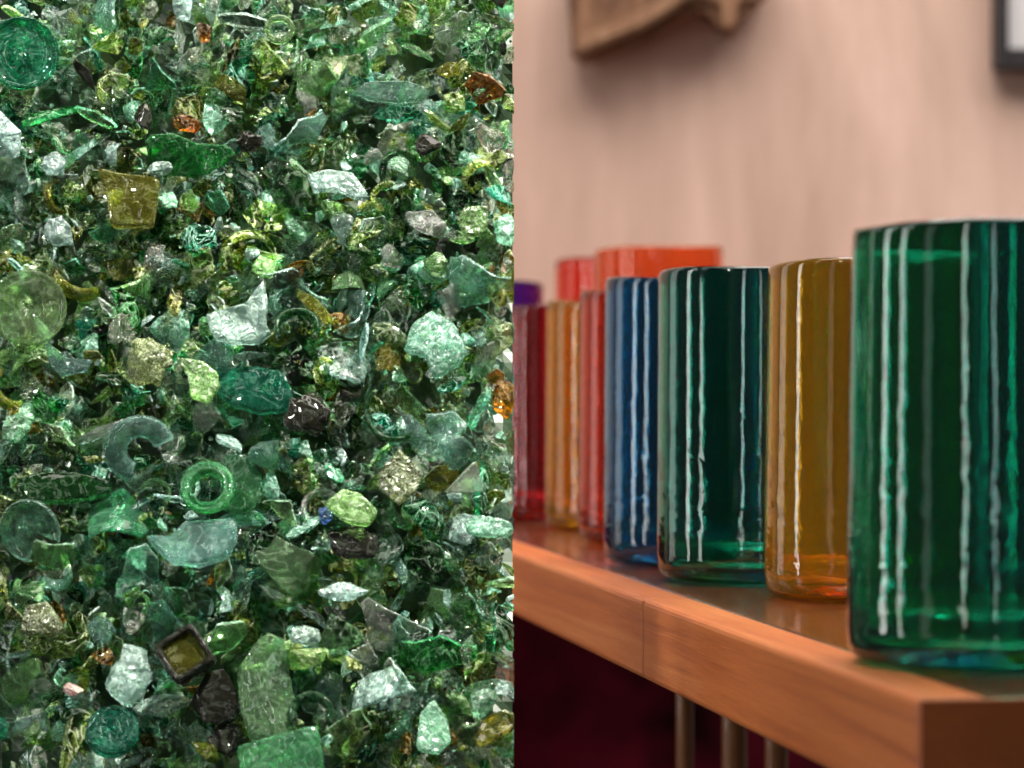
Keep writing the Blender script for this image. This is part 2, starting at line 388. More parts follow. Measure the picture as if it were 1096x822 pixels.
shard(375, 545, 62, 44, 'frosted green', 'pale green oval shard above the glossy black lump', 'the pale green oval shard', pts=[(-28,-4),(-8,-20),(10,-16),(30,4),(18,20),(-6,14)], w=.008, rnd=1, t=.005)
shard(523, 565, 54, 24, 'frosted aqua', 'oblong aqua bar with rounded ends at the right edge', 'the oblong aqua bar', pts=[(-26,-8),(-10,-12),(24,-6),(27,6),(14,11),(-22,8)], w=.010, t=.006, rnd=2)
shard(480, 470, 60, 66, 'pale aqua', 'pale torn aqua shard with a curled top near the right edge', 'the torn curled shard', pts=[(-26,-24),(4,-30),(22,-14),(12,-2),(28,10),(18,26),(2,34),(-12,8)], w=.010, t=.004, bend=50, bdir=.8, wob=.005)
shard(430, 512, 54, 64, 'speckled', 'dull olive diamond shaped flat shard right of centre', 'the dull olive diamond', pts=[(-2,-30),(24,-4),(14,16),(-2,30),(-26,10),(-20,-12)], w=.009, t=.003, bend=2)
shard(497, 512, 42, 34, 'clear', 'clear triangular splinter below the torn curled shard', 'the clear triangle', pts=[(-22,16),(12,-20),(20,14)], w=.011, t=.004, bend=2, tx=15)
shard(462, 780, 40, 56, 'frosted aqua', 'upright milky aqua trapezoid at the bottom right', 'the milky aqua trapezoid', pts=[(-16,22),(-12,-14),(2,-30),(16,-8),(20,14),(6,28)], w=.012, t=.006, bend=3)
shard(455, 240, 50, 36, 'clear', 'ribbed clear curved shard with bright parallel stripes', 'the ribbed clear shard', bend=60, bdir=1.1, w=.008, wob=.006, pts=[(-24,-10),(6,-18),(24,2),(18,16),(-10,8)])
chunk(524, 148, 34, 34, 'clear', 'rounded clear nugget near the right edge of the pile top', 'the rounded clear nugget', soft=.7, w=.006)
shard(362, 198, 70, 38, 'frosted', 'jagged whitish blue flat shard in the upper middle', 'the jagged whitish shard', pts=[(-34,-10),(-10,-16),(16,-12),(34,14),(22,18),(-4,6),(-26,10)], w=.008, t=.004, bend=8)
shard(418, 100, 82, 24, 'pale aqua', 'long pale aqua fragment above a green bubble of glass', 'the long pale aqua fragment', pts=[(-42,-2),(-24,-12),(20,-12),(42,-4),(38,8),(4,12),(-26,8)], w=.008, bend=40, bdir=1.57)
chunk(424, 122, 54, 28, 'teal', 'teal green oval bubble under the long pale aqua fragment', 'the teal bubble', soft=.6, w=.004)
bottom(299, 32, 17, 'light green', 'small green ring of glass near the top edge', 'the small green ring', name='glass_ring', cat='glass ring', w=.008, prof=lambda R: ring_profile(.55*R, R, .5*R))
chunk(217, 36, 26, 24, 'amber', 'square amber chip near the top edge of the pile', 'the square amber chip', pts=9)
chunk(457, 156, 30, 28, 'black', 'dark grey glossy lump in the upper right', 'the dark grey lump')
bottom(424, 440, 34, 'dark green', 'thin dark green arc of a broken bottle rim', 'the dark green arc', name='glass_ring', cat='glass ring', w=.008, arc=(2.4, 5.2), prof=lambda R: ring_profile(.84*R, R, .3*R))
chunk(540, 428, 28, 44, 'amber', 'dark brown chunk at the right edge of the pile', 'the dark brown edge chunk', w=.006)
chunk(510, 698, 34, 42, 'clear', 'clear ice like block striped black and white', 'the striped ice block', pts=9, w=.008, smooth=False)
chunk(520, 754, 40, 34, 'frosted aqua', 'crackled aqua cube near the lower right edge', 'the crackled aqua cube', pts=11, w=.008)
chunk(142, 663, 32, 42, 'clear', 'sharp clear aqua crystal standing up in the lower left', 'the clear aqua crystal', pts=8, smooth=False, w=.010, soft=0, rough=.02)
shard(108, 675, 34, 32, 'pale aqua', 'small aqua hexagonal plate left of the clear crystal', 'the hexagonal plate', corners=6, irr=.1, w=.008, bend=2)
shard(45, 664, 50, 38, 'speckled', 'crackled light green block in the lower left', 'the crackled green block', pts=[(-22,14),(-16,-14),(6,-18),(18,-2),(25,12),(10,18)], t=.008, w=.008, wob=.003)
bottom(150, 482, 38, 'pale aqua', 'curved grey aqua bottle shoulder left of the round bottle mouth', 'the grey aqua shoulder', w=.007, tx=28, ty=10, arc=(.3, 4.4), prof=lambda R: ring_profile(.35*R, R, .4*R), name='bottle_neck', cat='bottle neck')
shard(66, 524, 112, 44, 'dark green', 'long flat dark green shard in the left middle', 'the long dark shard', w=.003, bend=6, pts=[(-50,-8),(-20,-20),(30,-16),(56,-8),(50,6),(6,16),(-40,16)], tx=-20)
chunk(348, 552, 18, 20, 'blue', 'tiny blue chip left of the pale green oval shard', 'the tiny blue chip')
chunk(213, 256, 40, 36, 'teal', 'sparkling teal nugget in the upper middle', 'the sparkling teal nugget', rough=.15, w=.004)
chunk(78, 738, 22, 16, 'pink', 'small pinkish chip left of the crackled bluish lump', 'the pinkish chip', w=.009)
chunk(125, 356, 38, 42, 'clear', 'crumpled clear crystal right of the large clear jar base', 'the crumpled clear crystal', rough=.4, w=.008, pts=12, smooth=False)
chunk(158, 388, 56, 50, 'speckled', 'speckled grey olive lump left of the leaf shaped shard', 'the speckled olive lump', rough=.2, w=.006, pts=20)
shard(72, 386, 54, 36, 'pale aqua', 'bent pale aqua sliver under the large clear jar base', 'the bent aqua sliver', pts=[(-24,-20),(-12,-12),(0,4),(26,0),(20,12),(-6,18),(-20,2)], w=.010, bend=40, bdir=.5)
shard(508, 236, 40, 46, 'frosted green', 'pale green leaf shaped fragment right of the ribbed shard', 'the pale green leaf', w=.006, bend=20)
# square jar base: a dark frame round an olive panel
def square_ring(s, inner, h):
    V = []; Fc = []; n = 40
    def sq(t, q, e=.28):
        c, s_ = math.cos(t), math.sin(t)
        return (math.copysign(abs(c)**e, c)*q, math.copysign(abs(s_)**e, s_)*q)
    prof = [(inner, -h*.3), (inner, h*.3), ((inner+s)/2, h*.5), (s*.97, h*.35), (s, 0), (s*.95, -h*.4)]
    for i in range(n):
        for (q, z) in prof:
            x, y = sq(2*PI*i/n, q); V.append((x, y, z))
    k = len(prof)
    for i in range(n):
        for j in range(k): Fc.append((i*k+j, ((i+1) % n)*k+j, ((i+1) % n)*k+(j+1) % k, i*k+(j+1) % k))
    return V, Fc
jar = place('square_jar', square_ring(25*K, 18*K, .009), CM['black'], 198, 702, .011, 35, -8, 6)
mark(jar, 198, 702, 30, 'square olive jar base with a thick dark frame', 'the square jar base', 'broken jar')
pan = mesh_from('jar_panel', *plate(sample_outline([(-18*K, -18*K), (18*K, -18*K), (18*K, 18*K), (-18*K, 18*K)], 32, 0), .003, 0, 0, 0, .001)[:2], True)
link('panel', pan, SM['olive'], jar)

# --- library of small fragments, shared by the many
def small_mesh(kind, i, lod=1):
    r = random.Random(i*7+len(kind)*13)
    ns = 26 if lod else 11
    rings = (.4, .8, .95, 1.0) if lod else (.6, 1.0)
    if kind == 'flat shard':
        o = outline_poly(r.choice([3, 3, 4, 5]), .6, r.uniform(.7, 1.6), ns, r)
        VF = plate(sample_outline(o, ns, .03, r), r.uniform(.08, .18), .25, r.random()*3, 0, .16, rings, .2, r, 1.6)
    elif kind == 'curved shard':
        o = outline_poly(r.choice([3, 4, 5, 6]), .6, r.uniform(.7, 1.7), ns, r)
        VF = plate(sample_outline(o, ns, .05, r, 0), r.uniform(.08, .16), r.uniform(.6, 1.1), r.random()*3, 0, .10, (.3, .55, .8, .95, 1.0) if lod else (.5, .8, 1.0), .2, r, 1.8)
    elif kind == 'splinter':
        o = outline_poly(r.choice([4, 5]), .3, 1, ns, r)
        VF = plate(sample_outline([(x*1.2, y*.28) for x, y in o], ns, .03, r), .22, .3, 1.2, 0, .06, rings, .3, r, 2)
    elif kind == 'chip':
        VF = lump(r.uniform(.8, 1.1), r.uniform(.6, .9), r.uniform(.4, .7), 10, 1 if lod else 0, .1, 0 if not lod else .05, r)
    elif kind == 'pebble':
        VF = lump(1, r.uniform(.6, .9), .55, 14, 1 if lod else 0, .14, .35 if lod else 0, r)
    elif kind == 'ring piece':
        a = r.uniform(1.2, 4.5)
        VF = lathe(ring_profile(r.uniform(.55, .75), 1, r.uniform(.3, .6), 8 if lod else 5), 20 if lod else 9, 0, a, .1, True, r)
    V = np.array(VF[0]);  V = V - V.mean(0)
    return V, VF[1], (VF[2] if len(VF) > 2 else 0)

KINDS = ['flat shard', 'curved shard', 'splinter', 'chip', 'pebble', 'ring piece']
KW = [.22, .36, .15, .13, .02, .12]
NAMES = {'flat shard': 'glass_shard', 'curved shard': 'bottle_shard', 'splinter': 'glass_splinter', 'chip': 'glass_chip', 'pebble': 'glass_pebble', 'ring piece': 'bottle_ring'}
COLS = ['pale aqua', 'sea green', 'light green', 'emerald', 'teal', 'olive', 'yellow green', 'clear', 'dark green', 'black', 'frosted', 'frosted aqua', 'frosted green', 'amber']
CW = [.27, .13, .16, .025, .035, .11, .085, .17, .03, .012, .05, .06, .05, .014]
WORD = {'pale aqua': 'pale aqua', 'sea green': 'sea green', 'light green': 'light green', 'emerald': 'emerald green', 'teal': 'teal', 'olive': 'olive',
        'yellow green': 'yellow green', 'clear': 'clear', 'dark green': 'dark green', 'black': 'black', 'frosted': 'frosted white', 'frosted aqua': 'frosted aqua',
        'frosted green': 'frosted green', 'amber': 'amber'}
LIB = {}
r0 = random.Random(5)
pts_ = []
def free(x, y, s):
    for (lx, ly, lr, _) in LM:
        if (x-lx)**2+(y-ly)**2 < (lr+s*.22)**2: return False
    for (qx, qy, qs) in pts_:
        if (x-qx)**2+(y-qy)**2 < ((qs+s)*.47)**2: return False
    return True
sizes = sorted([r0.choice([18, 20, 23, 27, 31, 36]) * r0.uniform(.85, 1.15) for _ in range(234)], reverse=True)
for s in sizes:
    for _t in range(260):
        x = r0.uniform(-4, 548); y = r0.uniform(-4, 826)
        sc = s*(1.0-.22*(1-y/822))
        if free(x, y, sc): pts_.append((x, y, sc)); break
for idx, (x, y, s) in enumerate(pts_):
    kd = r0.choices(KINDS, KW)[0]
    top = 1-y/822
    cw = list(CW)
    if top > .6: cw[6] *= 2.2; cw[5] *= 1.8; cw[8] *= 1.5; cw[10] *= .5
    cl = r0.choices(COLS, cw)[0]
    calm = cl in ('pale aqua', 'sea green', 'light green', 'clear', 'teal', 'olive') and r0.random() < .55
    key = (kd, r0.randrange(5), cl, calm)
    if key not in LIB:
        V, Fc, ne = small_mesh(kd, key[1], 1); nf = len(Fc); V = V*.0075
        sm = kd != 'chip'
        LIB[key] = mesh_from(NAMES[kd], V, Fc, sm, [SM[cl] if calm else CM[cl], EDGE[cl]], [0]*(nf-ne)+[1]*ne)
        LIB[key].polygons.foreach_set('use_smooth', [sm]*(nf-ne)+[False]*ne)
    base = LIB[key]
    o = bpy.data.objects.new(NAMES[kd], base); COL.objects.link(o)
    lean = 52 if kd in ('flat shard', 'curved shard') else 60
    R = B3.to_4x4() @ Matrix.Rotation(r0.uniform(0, 2*PI), 4, 'Z') @ Matrix.Rotation(math.radians(r0.uniform(-lean, lean)), 4, 'X') @ Matrix.Rotation(math.radians(r0.uniform(-lean, lean)), 4, 'Y')
    sc = s*K*(1.25 if kd in ('flat shard', 'curved shard', 'splinter') else .95)
    mw = Matrix.Translation(bed(x, y, r0.uniform(-.001, .006))) @ R @ Matrix.Scale(sc/.0075, 4)
    o.matrix_world = mw
    if not cut_to_edge(o, mw): bpy.data.objects.remove(o); continue
    # name it by its nearest landmark
    lx, ly, lr, short = min(LM, key=lambda q: (q[0]-x)**2+(q[1]-y)**2)
    dx, dy = x-lx, y-ly
    side = ('right of' if dx > 0 else 'left of') if abs(dx) > abs(dy)*1.3 else ('below' if dy > 0 else 'above')
    lab = '%s glass %s %s %s' % (WORD[cl], kd, side, short)
    tag(o, lab, 'glass ' + kd.split()[-1], 'small %s glass pieces %s %s' % (WORD[cl], side, short))
    o['group'] = 'small broken glass pieces in the pile'

# --- everything under and between: thousands of fragments, one object
def build_stuff():
    r = random.Random(77)
    vs = []; fs = []; mi = []; off = 0
    lib = {k: [small_mesh(k, i, 0) for i in range(6)] for k in KINDS}
    
    B = np.array(B3)
    layers = [(550, .014, .024, 24, 40), (900, .004, .014, 18, 34), (1300, -.003, .008, 9, 24), (1100, -.005, .006, 4, 11), (900, -.004, .006, 1.6, 5)]
    for cnt, d0, d1, s0, s1 in layers:
        for _ in range(cnt):
            x = r.uniform(-60, 556); y = r.uniform(-60, 885)
            kd = r.choices(KINDS, KW)[0]; cl = r.choices(range(len(COLS)), CW)[0]
            V, Fc, ne = r.choice(lib[kd])
            a, b, c = r.uniform(0, 2*PI), r.gauss(0, .6), r.gauss(0, .6)
            R = np.array((Matrix.Rotation(a, 3, 'Z') @ Matrix.Rotation(b, 3, 'X') @ Matrix.Rotation(c, 3, 'Y')))
            s = r.uniform(s0, s1)*K
            p = np.array(bed(x, y, -r.uniform(d0, d1)))
            W = (V*s) @ (B @ R).T + p
            if W[:, 0].max() > EDGE_X:
                if p[0] > EDGE_X-.0005: continue
                W[:, 0] = np.minimum(W[:, 0], EDGE_X-.00002*r.random())
            vs.append(W); n = len(V)
            fs.extend([tuple(i+off for i in f) for f in Fc]); mi.extend([cl]*(len(Fc)-ne)+[cl+len(COLS)]*ne); off += n
    V = np.concatenate(vs)
    m = bpy.data.meshes.new('glass_cullet')
    m.from_pydata(V.tolist(), [], fs)
    for c in COLS: m.materials.append(CM[c])
    for c in COLS: m.materials.append(EDGE[c])
    m.polygons.foreach_set('material_index', mi)
    m.update()
    o = link('glass_cullet', m)
    tag(o, 'dense heap of crushed green and clear glass fragments filling the left side', 'broken glass', kind='stuff')
build_stuff()
# the dark bank of glass grit the fragments lie on
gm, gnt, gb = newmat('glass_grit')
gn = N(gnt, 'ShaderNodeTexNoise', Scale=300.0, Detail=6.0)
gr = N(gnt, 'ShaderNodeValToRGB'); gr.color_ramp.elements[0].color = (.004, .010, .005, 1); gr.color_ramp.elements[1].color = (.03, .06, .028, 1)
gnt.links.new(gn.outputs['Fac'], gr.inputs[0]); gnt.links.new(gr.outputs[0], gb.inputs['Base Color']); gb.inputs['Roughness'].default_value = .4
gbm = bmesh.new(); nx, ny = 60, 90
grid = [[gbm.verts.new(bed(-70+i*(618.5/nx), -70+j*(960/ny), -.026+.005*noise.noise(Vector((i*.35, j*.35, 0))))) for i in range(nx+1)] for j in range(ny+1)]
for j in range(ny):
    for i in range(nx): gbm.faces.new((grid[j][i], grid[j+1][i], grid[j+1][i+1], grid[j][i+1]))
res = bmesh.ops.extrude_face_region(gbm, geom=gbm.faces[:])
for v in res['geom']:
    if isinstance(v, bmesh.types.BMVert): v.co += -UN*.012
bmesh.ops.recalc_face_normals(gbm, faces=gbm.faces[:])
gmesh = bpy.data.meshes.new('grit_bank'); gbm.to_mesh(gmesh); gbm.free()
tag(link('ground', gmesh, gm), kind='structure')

# ------------------------------------------------------------------ the drinking glasses
HG = .12; RG = .0396; SHELF_Z = CZ-.639*HG
def tumbler_mat(name, col, rough=.03, bump=.12, trans=.96):
    m, nt, b = newmat(name); L = nt.links.new
    b.inputs['Base Color'].default_value = (*col, 1)
    b.inputs['Transmission Weight'].default_value = trans
    b.inputs['IOR'].default_value = 1.5
    b.inputs['Roughness'].default_value = rough
    tc = N(nt, 'ShaderNodeTexCoord'); mp = N(nt, 'ShaderNodeMapping'); mp.inputs['Scale'].default_value = (75, 75, 130)
    n = N(nt, 'ShaderNodeTexNoise', Scale=1.0, Detail=2.5, Roughness=.5, Distortion=.4)
    L(tc.outputs['Object'], mp.inputs[0]); L(mp.outputs[0], n.inputs['Vector'])
    bp = N(nt, 'ShaderNodeBump'); bp.inputs['Strength'].default_value = bump; bp.inputs['Distance'].default_value = .004
    L(n.outputs['Fac'], bp.inputs['Height'])
    # handmade glass is wavier towards its base
    sp = N(nt, 'ShaderNodeSeparateXYZ'); L(tc.outputs['Object'], sp.inputs[0])
    mr = N(nt, 'ShaderNodeMapRange'); mr.inputs['From Min'].default_value = .02; mr.inputs['From Max'].default_value = .085
    mr.inputs['To Min'].default_value = bump; mr.inputs['To Max'].default_value = bump*.22
    L(sp.outputs['Z'], mr.inputs['Value']); L(mr.outputs[0], bp.inputs['Strength'])
    L(bp.outputs[0], b.inputs['Normal'])
    return m
TM = {
 'green': tumbler_mat('bottle_green_glass', (.012, .64, .46), trans=.99),
 'yellow': tumbler_mat('golden_yellow_glass', (1.0, .58, .03), trans=.91),
 'blue': tumbler_mat('cobalt_blue_glass', (.008, .40, .74), trans=.97),
 'red': tumbler_mat('orange_red_glass', (.92, .17, .07), trans=.93),
 'crimson': tumbler_mat('crimson_glass', (.74, .05, .07), trans=.95),
 'purple': tumbler_mat('purple_glass', (.25, .05, .50), trans=.94),
 'orange': tumbler_mat('orange_glass', (.95, .22, .05), trans=.75),
}
def tumbler(X, Y, col, label, taper=.97, h=HG, lean=0, R=RG, seed=0, group='coloured drinking glasses on the shelf'):
    r = random.Random(seed+int(X*1e4)); wall = .0017; base = .0055
    prof = [(0.0004, .0012), (R*.5, .0008), (R-.007, .0), (R-.0036, .0006), (R-.0013, .0023), (R-.0003, .0055), (R, .010)]
    k = 22
    for i in range(1, k+1): prof.append((R, .015+(h-.002-.015)*i/k))
    prof += [(R-.0004, h-.0008), (R-wall/2, h), (R-wall+.0004, h-.0008)]
    for i in range(k, 0, -1): prof.append((R-wall, .014+(h-.002-.014)*i/k))
    prof += [(R-wall-.0006, .0105), (R-wall-.003, base+.0012), (R-wall-.009, base-.0002), (R*.4, base), (0.0004, base+.0006)]
    seg = 96
    V, Fc = lathe(prof, seg)
    V2 = []
    for (x, y, z) in V:
        q = z/h; s = 1-(1-taper)*q
        a = math.atan2(y, x); rad = math.hypot(x, y)
        s *= 1+.006*math.sin(2*a+seed)*q+.0015*noise.noise(Vector((math.cos(a)*1.6, math.sin(a)*1.6, z*30+seed*3)))
        V2.append((x*s, y*s, z+(.0009*math.sin(a+seed)+.0005*math.sin(3*a+seed))*max(0, q-.6)*2.5))
    # weld the poles
    m = mesh_from('drinking_glass', V2, Fc, True)
    bm = bmesh.new(); bm.from_mesh(m)
    bmesh.ops.remove_doubles(bm, verts=[v for v in bm.verts if math.hypot(v.co.x, v.co.y) < .0008], dist=.0011)
    bmesh.ops.recalc_face_normals(bm, faces=bm.faces[:]); bm.to_mesh(m); bm.free()
    for p in m.polygons: p.use_smooth = True
    o = link('drinking_glass', m, TM[col])
    o.location = (X, Y, SHELF_Z+.0006); o.rotation_euler = (0, math.radians(lean), r.uniform(0, .01))
    tag(o, label, 'drinking glass', group)
    return o
tumbler(.1315, .822, 'green', 'largest green drinking glass, nearest and at the right edge', .95, seed=1)
tumbler(.1305, 1.08, 'yellow', 'sharp golden yellow drinking glass beside the nearest green glass', .95, seed=2)
tumbler(.0962, 1.167, 'green', 'green drinking glass between the blue glass and the sharp yellow glass', .985, seed=3)
tumbler(.0786, 1.276, 'blue', 'blue drinking glass just left of the middle green glass', .985, seed=4)
tumbler(.0715, 1.438, 'red', 'blurred red drinking glass directly left of the blue glass', .98, seed=5)
tumbler(.0570, 1.587, 'yellow', 'blurred amber yellow drinking glass between two red glasses', .98, seed=6)
tumbler(.0250, 1.690, 'crimson', 'blurred dark crimson drinking glass at the far end of the front row', .98, seed=7)
tumbler(.0888, 1.81, 'orange', 'tall orange glass whose rim shows above the blue glass', .98, .158, seed=8)
tumbler(.0665, 1.93, 'red', 'tall red glass standing behind and left of the tall orange one', .98, .156, seed=9)
tumbler(-.020, 1.80, 'purple', 'purple glass with its rim above the far crimson glass', .98, .1367, seed=10)
tumbler(.1745, 1.205, 'red', 'red drinking glass seen through the right side of the yellow glass', .98, seed=11)
tumbler(.190, 1.000, 'blue', 'dark blue glass seen through the nearest green glass', .98, seed=12)
tumbler(.155, 1.320, 'orange', 'orange glass seen through the yellow glass in the second row', .98, seed=13)
tumbler(.156, 1.450, 'blue', 'dark blue glass behind the middle green glass', .98, seed=14)
tumbler(.143, 1.560, 'purple', 'purple glass far behind the middle green glass', .98, seed=15)
tumbler(.250, 1.270, 'green', 'deep green glass in the last row behind the nearest glass', .98, seed=17)
tumbler(.237, 1.110, 'purple', 'purple glass in the second row behind the nearest glass', .98, seed=18)

# ------------------------------------------------------------------ the shelf
def wood_mat(name, c0, c1, c2, scale=(2, 30, 30), rough=.35, coat=.4, fine=1.0, bump=.05):
    m, nt, b = newmat(name); L = nt.links.new
    tc = N(nt, 'ShaderNodeTexCoord'); mp = N(nt, 'ShaderNodeMapping'); mp.inputs['Scale'].default_value = scale
    L(tc.outputs['Object'], mp.inputs[0])
    n1 = N(nt, 'ShaderNodeTexNoise', Scale=1.0, Detail=5.0, Roughness=.6, Distortion=.8); L(mp.outputs[0], n1.inputs['Vector'])
    w = N(nt, 'ShaderNodeTexNoise', Scale=6.0*fine, Detail=6.0, Roughness=.7); L(mp.outputs[0], w.inputs['Vector'])
    rp = N(nt, 'ShaderNodeValToRGB'); e = rp.color_ramp.elements
    e[0].position = .3; e[0].color = (*c0, 1); e[1].position = .72; e[1].color = (*c2, 1)
    k = e.new(.5); k.color = (*c1, 1)
    ad = N(nt, 'ShaderNodeMath', operation='MULTIPLY_ADD'); ad.inputs[1].default_value = .35
    sb = N(nt, 'ShaderNodeMath', operation='SUBTRACT'); sb.inputs[1].default_value = .5
    L(w.outputs['Fac'], sb.inputs[0]); L(sb.outputs[0], ad.inputs[0]); L(n1.outputs['Fac'], ad.inputs[2]); L(ad.outputs[0], rp.inputs[0])
    L(rp.outputs[0], b.inputs['Base Color'])
    b.inputs['Roughness'].default_value = rough; b.inputs['Coat Weight'].default_value = coat; b.inputs['Coat Roughness'].default_value = .22
    bp = N(nt, 'ShaderNodeBump'); bp.inputs['Strength'].default_value = bump; bp.inputs['Distance'].default_value = .001
    L(ad.outputs[0], bp.inputs['Height']); L(bp.outputs[0], b.inputs['Normal'])
    return m
W_TOP = wood_mat('varnished_shelf_wood', (.13, .035, .012), (.22, .065, .020), (.30, .10, .035), (45, 3, 45), .17, .9)
W_EDGE = wood_mat('shelf_edge_wood', (.38, .084, .017), (.54, .142, .031), (.66, .22, .060), (60, 3.0, 110), .5, .08, 2.2, .25)
W_END = wood_mat('shelf_end_wood', (.30, .070, .010), (.40, .095, .014), (.50, .13, .02), (20, 50, 40), .45, .25)
ANG = math.atan(.1556)
sh = empty('shelf', (.0992, .7315, SHELF_Z-.029), ANG)   # local +y runs back along the front edge, local +x into the shelf
tag(sh, 'thick varnished reddish wooden shelf carrying the coloured glasses', 'shelf')
LEN = 1.72; DEP = .36; T = .029
link('board', box_mesh('board', .0183, DEP, .0, LEN, 0, T-.0004, .0012), W_TOP, sh)
JY = (1.069-.7315)/math.cos(ANG)
def edge_strip(y0, y1, seed):
    m = box_mesh('edge_strip', 0, .018, y0, y1, 0, T, .0022, 3)
    m.materials.append(W_EDGE); m.materials.append(W_END)
    if seed == 1:
        for p in m.polygons:
            if p.normal.y < -.9: p.material_index = 1
    return link('edge_strip', m, None, sh)
edge_strip(.0, JY-.0004, 1); edge_strip(JY+.0004, LEN, 2)
link('end_strip', box_mesh('end_strip', .0004, DEP, -.0014, -.00005, .0003, T-.0006, .0004), W_END, sh)
# dark cloth hanging under the shelf
cm_, cnt_, cb = newmat('maroon_cloth'); cb.inputs['Roughness'].default_value = .9; cb.inputs['Specular IOR Level'].default_value = .08
cn = N(cnt_, 'ShaderNodeTexNoise', Scale=9.0, Detail=3.0); cr = N(cnt_, 'ShaderNodeValToRGB')
cr.color_ramp.elements[0].position = .4; cr.color_ramp.elements[0].color = (.02, .002, .004, 1); cr.color_ramp.elements[1].position = .62; cr.color_ramp.elements[1].color = (.16, .008, .022, 1)
ctc = N(cnt_, 'ShaderNodeTexCoord'); cnt_.links.new(ctc.outputs['Object'], cn.inputs['Vector'])
cnt_.links.new(cn.outputs['Fac'], cr.inputs[0]); cnt_.links.new(cr.outputs[0], cb.inputs['Base Color'])
V = []; Fc = []; nu, nv = 160, 14
for j in range(nv+1):
    for i in range(nu+1):
        y = .05+i*(LEN-.06)/nu
        V.append((.014*math.sin(y*23+2.1*math.sin(y*7))*(.4+.6*j/nv), y, -.5*j/nv))
for j in range(nv):
    for i in range(nu): a = j*(nu+1)+i; Fc.append((a, a+1, a+nu+2, a+nu+1))
cur = link('curtain', mesh_from('curtain', V, Fc), cm_)
sol = cur.modifiers.new('thick', 'SOLIDIFY'); sol.thickness = .002
cur.location = (.75, 2.25, SHELF_Z-.032); cur.rotation_euler.z = math.radians(90)
tag(cur, 'dark maroon cloth in shadow under the shelf', 'cloth')
# two turned posts under the shelf
W_POST = wood_mat('amber_post_wood', (.13, .035, .004), (.20, .06, .008), (.25, .09, .012), (40, 40, 4), .4, .3)
def post(px, D, r_, lab):
    V, Fc = lathe([(0.0003, 0), (r_, -.0005), (r_, -.06), (r_*1.04, -.2), (r_*.94, -.42), (0.0003, -.42)], 28)
    o = link('post', mesh_from('post', V, Fc), W_POST)
    o.location = ((px-CX)/F*D, D, SHELF_Z-.0305); tag(o, lab, 'post', 'posts under the shelf')
post(733, 1.46, .0042, 'slim amber brown post under the shelf, farthest from the corner')
post(786, 1.42, .0060, 'amber brown post under the shelf between two others')
post(831, 1.38, .0052, 'amber brown post under the shelf, nearest the front corner')

# ------------------------------------------------------------------ wall and what hangs on it
W_WALL = wood_mat('plywood_wall', (.47, .32, .25), (.60, .42, .34), (.74, .54, .46), (7, 7, 1.5), .6, .05, 1.0, .03)
wl = link('wall', box_mesh('wall', -1.6, 1.8, 2.50, 2.56, .2, 2.6, 0), W_WALL)
tag(wl, 'pale pinkish plywood wall with vertical grain behind the glasses', 'wall')

W_DRIFT = wood_mat('weathered_brown_wood', (.06, .024, .010), (.15, .070, .034), (.28, .15, .08), (40, 20, 14), .8, 0, 1, .4)
def at(px, py, D): return ((px-CX)/F*D, D, CZ+(CY-py)/F*D)
def slab(name, pts, D, thick, mat, bev=.004, parent=None):
    bm = bmesh.new()
    vs = [bm.verts.new(at(x, y, D)) for x, y in pts]; f = bm.faces.new(vs)
    r = bmesh.ops.extrude_face_region(bm, geom=[f])
    for v in r['geom']:
        if isinstance(v, bmesh.types.BMVert): v.co.y += thick
    bmesh.ops.recalc_face_normals(bm, faces=bm.faces[:])
    bmesh.ops.bevel(bm, geom=bm.edges[:], offset=bev, segments=2, affect='EDGES')
    m = bpy.data.meshes.new(name); bm.to_mesh(m); bm.free()
    return link(name, m, mat, parent)
dr = slab('driftwood', [(606,-60),(610,10),(614,66),(628,64),(652,58),(690,42),(722,20),(752,6),(764,10),(768,34),(780,38),(794,30),(798,10),(822,2),(830,-60)], 2.44, .05, W_DRIFT, .006)
tag(dr, 'rough brown weathered wood piece hanging on the wall', 'driftwood')
ridge = slab('ridge', [(616,60),(650,46),(690,30),(722,10),(748,-8),(748,-18),(700,4),(660,24),(618,38)], 2.425, .014, wood_mat('pale_ridge_wood', (.16, .08, .04), (.24, .13, .07), (.32, .19, .11), (40, 20, 14), .8, 0), .003)
ridge.parent = dr

BLK, bnt, bb = newmat('black_frame_paint'); bb.inputs['Base Color'].default_value = (.012, .010, .012, 1); bb.inputs['Roughness'].default_value = .5
PAP, pnt, pb = newmat('white_paper'); pb.inputs['Base Color'].default_value = (.62, .62, .64, 1); pb.inputs['Roughness'].default_value = .7
fr_ = empty('picture_frame', at(1062, 76, 2.49))
tag(fr_, 'black picture frame with a white sheet at the top right of the wall', 'picture frame')
k = 2.49/F; fw = 13*k; W_, H_ = 330*k, 300*k
def fbox(nm, x0, x1, z0, z1, y0, y1, mt, bev=.001):
    return link(nm, box_mesh(nm, x0, x1, y0, y1, z0, z1, bev), mt, fr_)
fbox('frame_side', 0, fw, 0, H_, -.022, .006, BLK); fbox('frame_side', W_-fw, W_, 0, H_, -.022, .006, BLK)
fbox('frame_rail', fw+.0003, W_-fw-.0003, 0, fw*1.6, -.0215, .006, BLK); fbox('frame_rail', fw+.0003, W_-fw-.0003, H_-fw, H_, -.0215, .006, BLK)
fbox('picture', fw+.0003, W_-fw-.0003, fw*1.6+.0003, H_-fw-.0003, -.006, .004, PAP, 0)

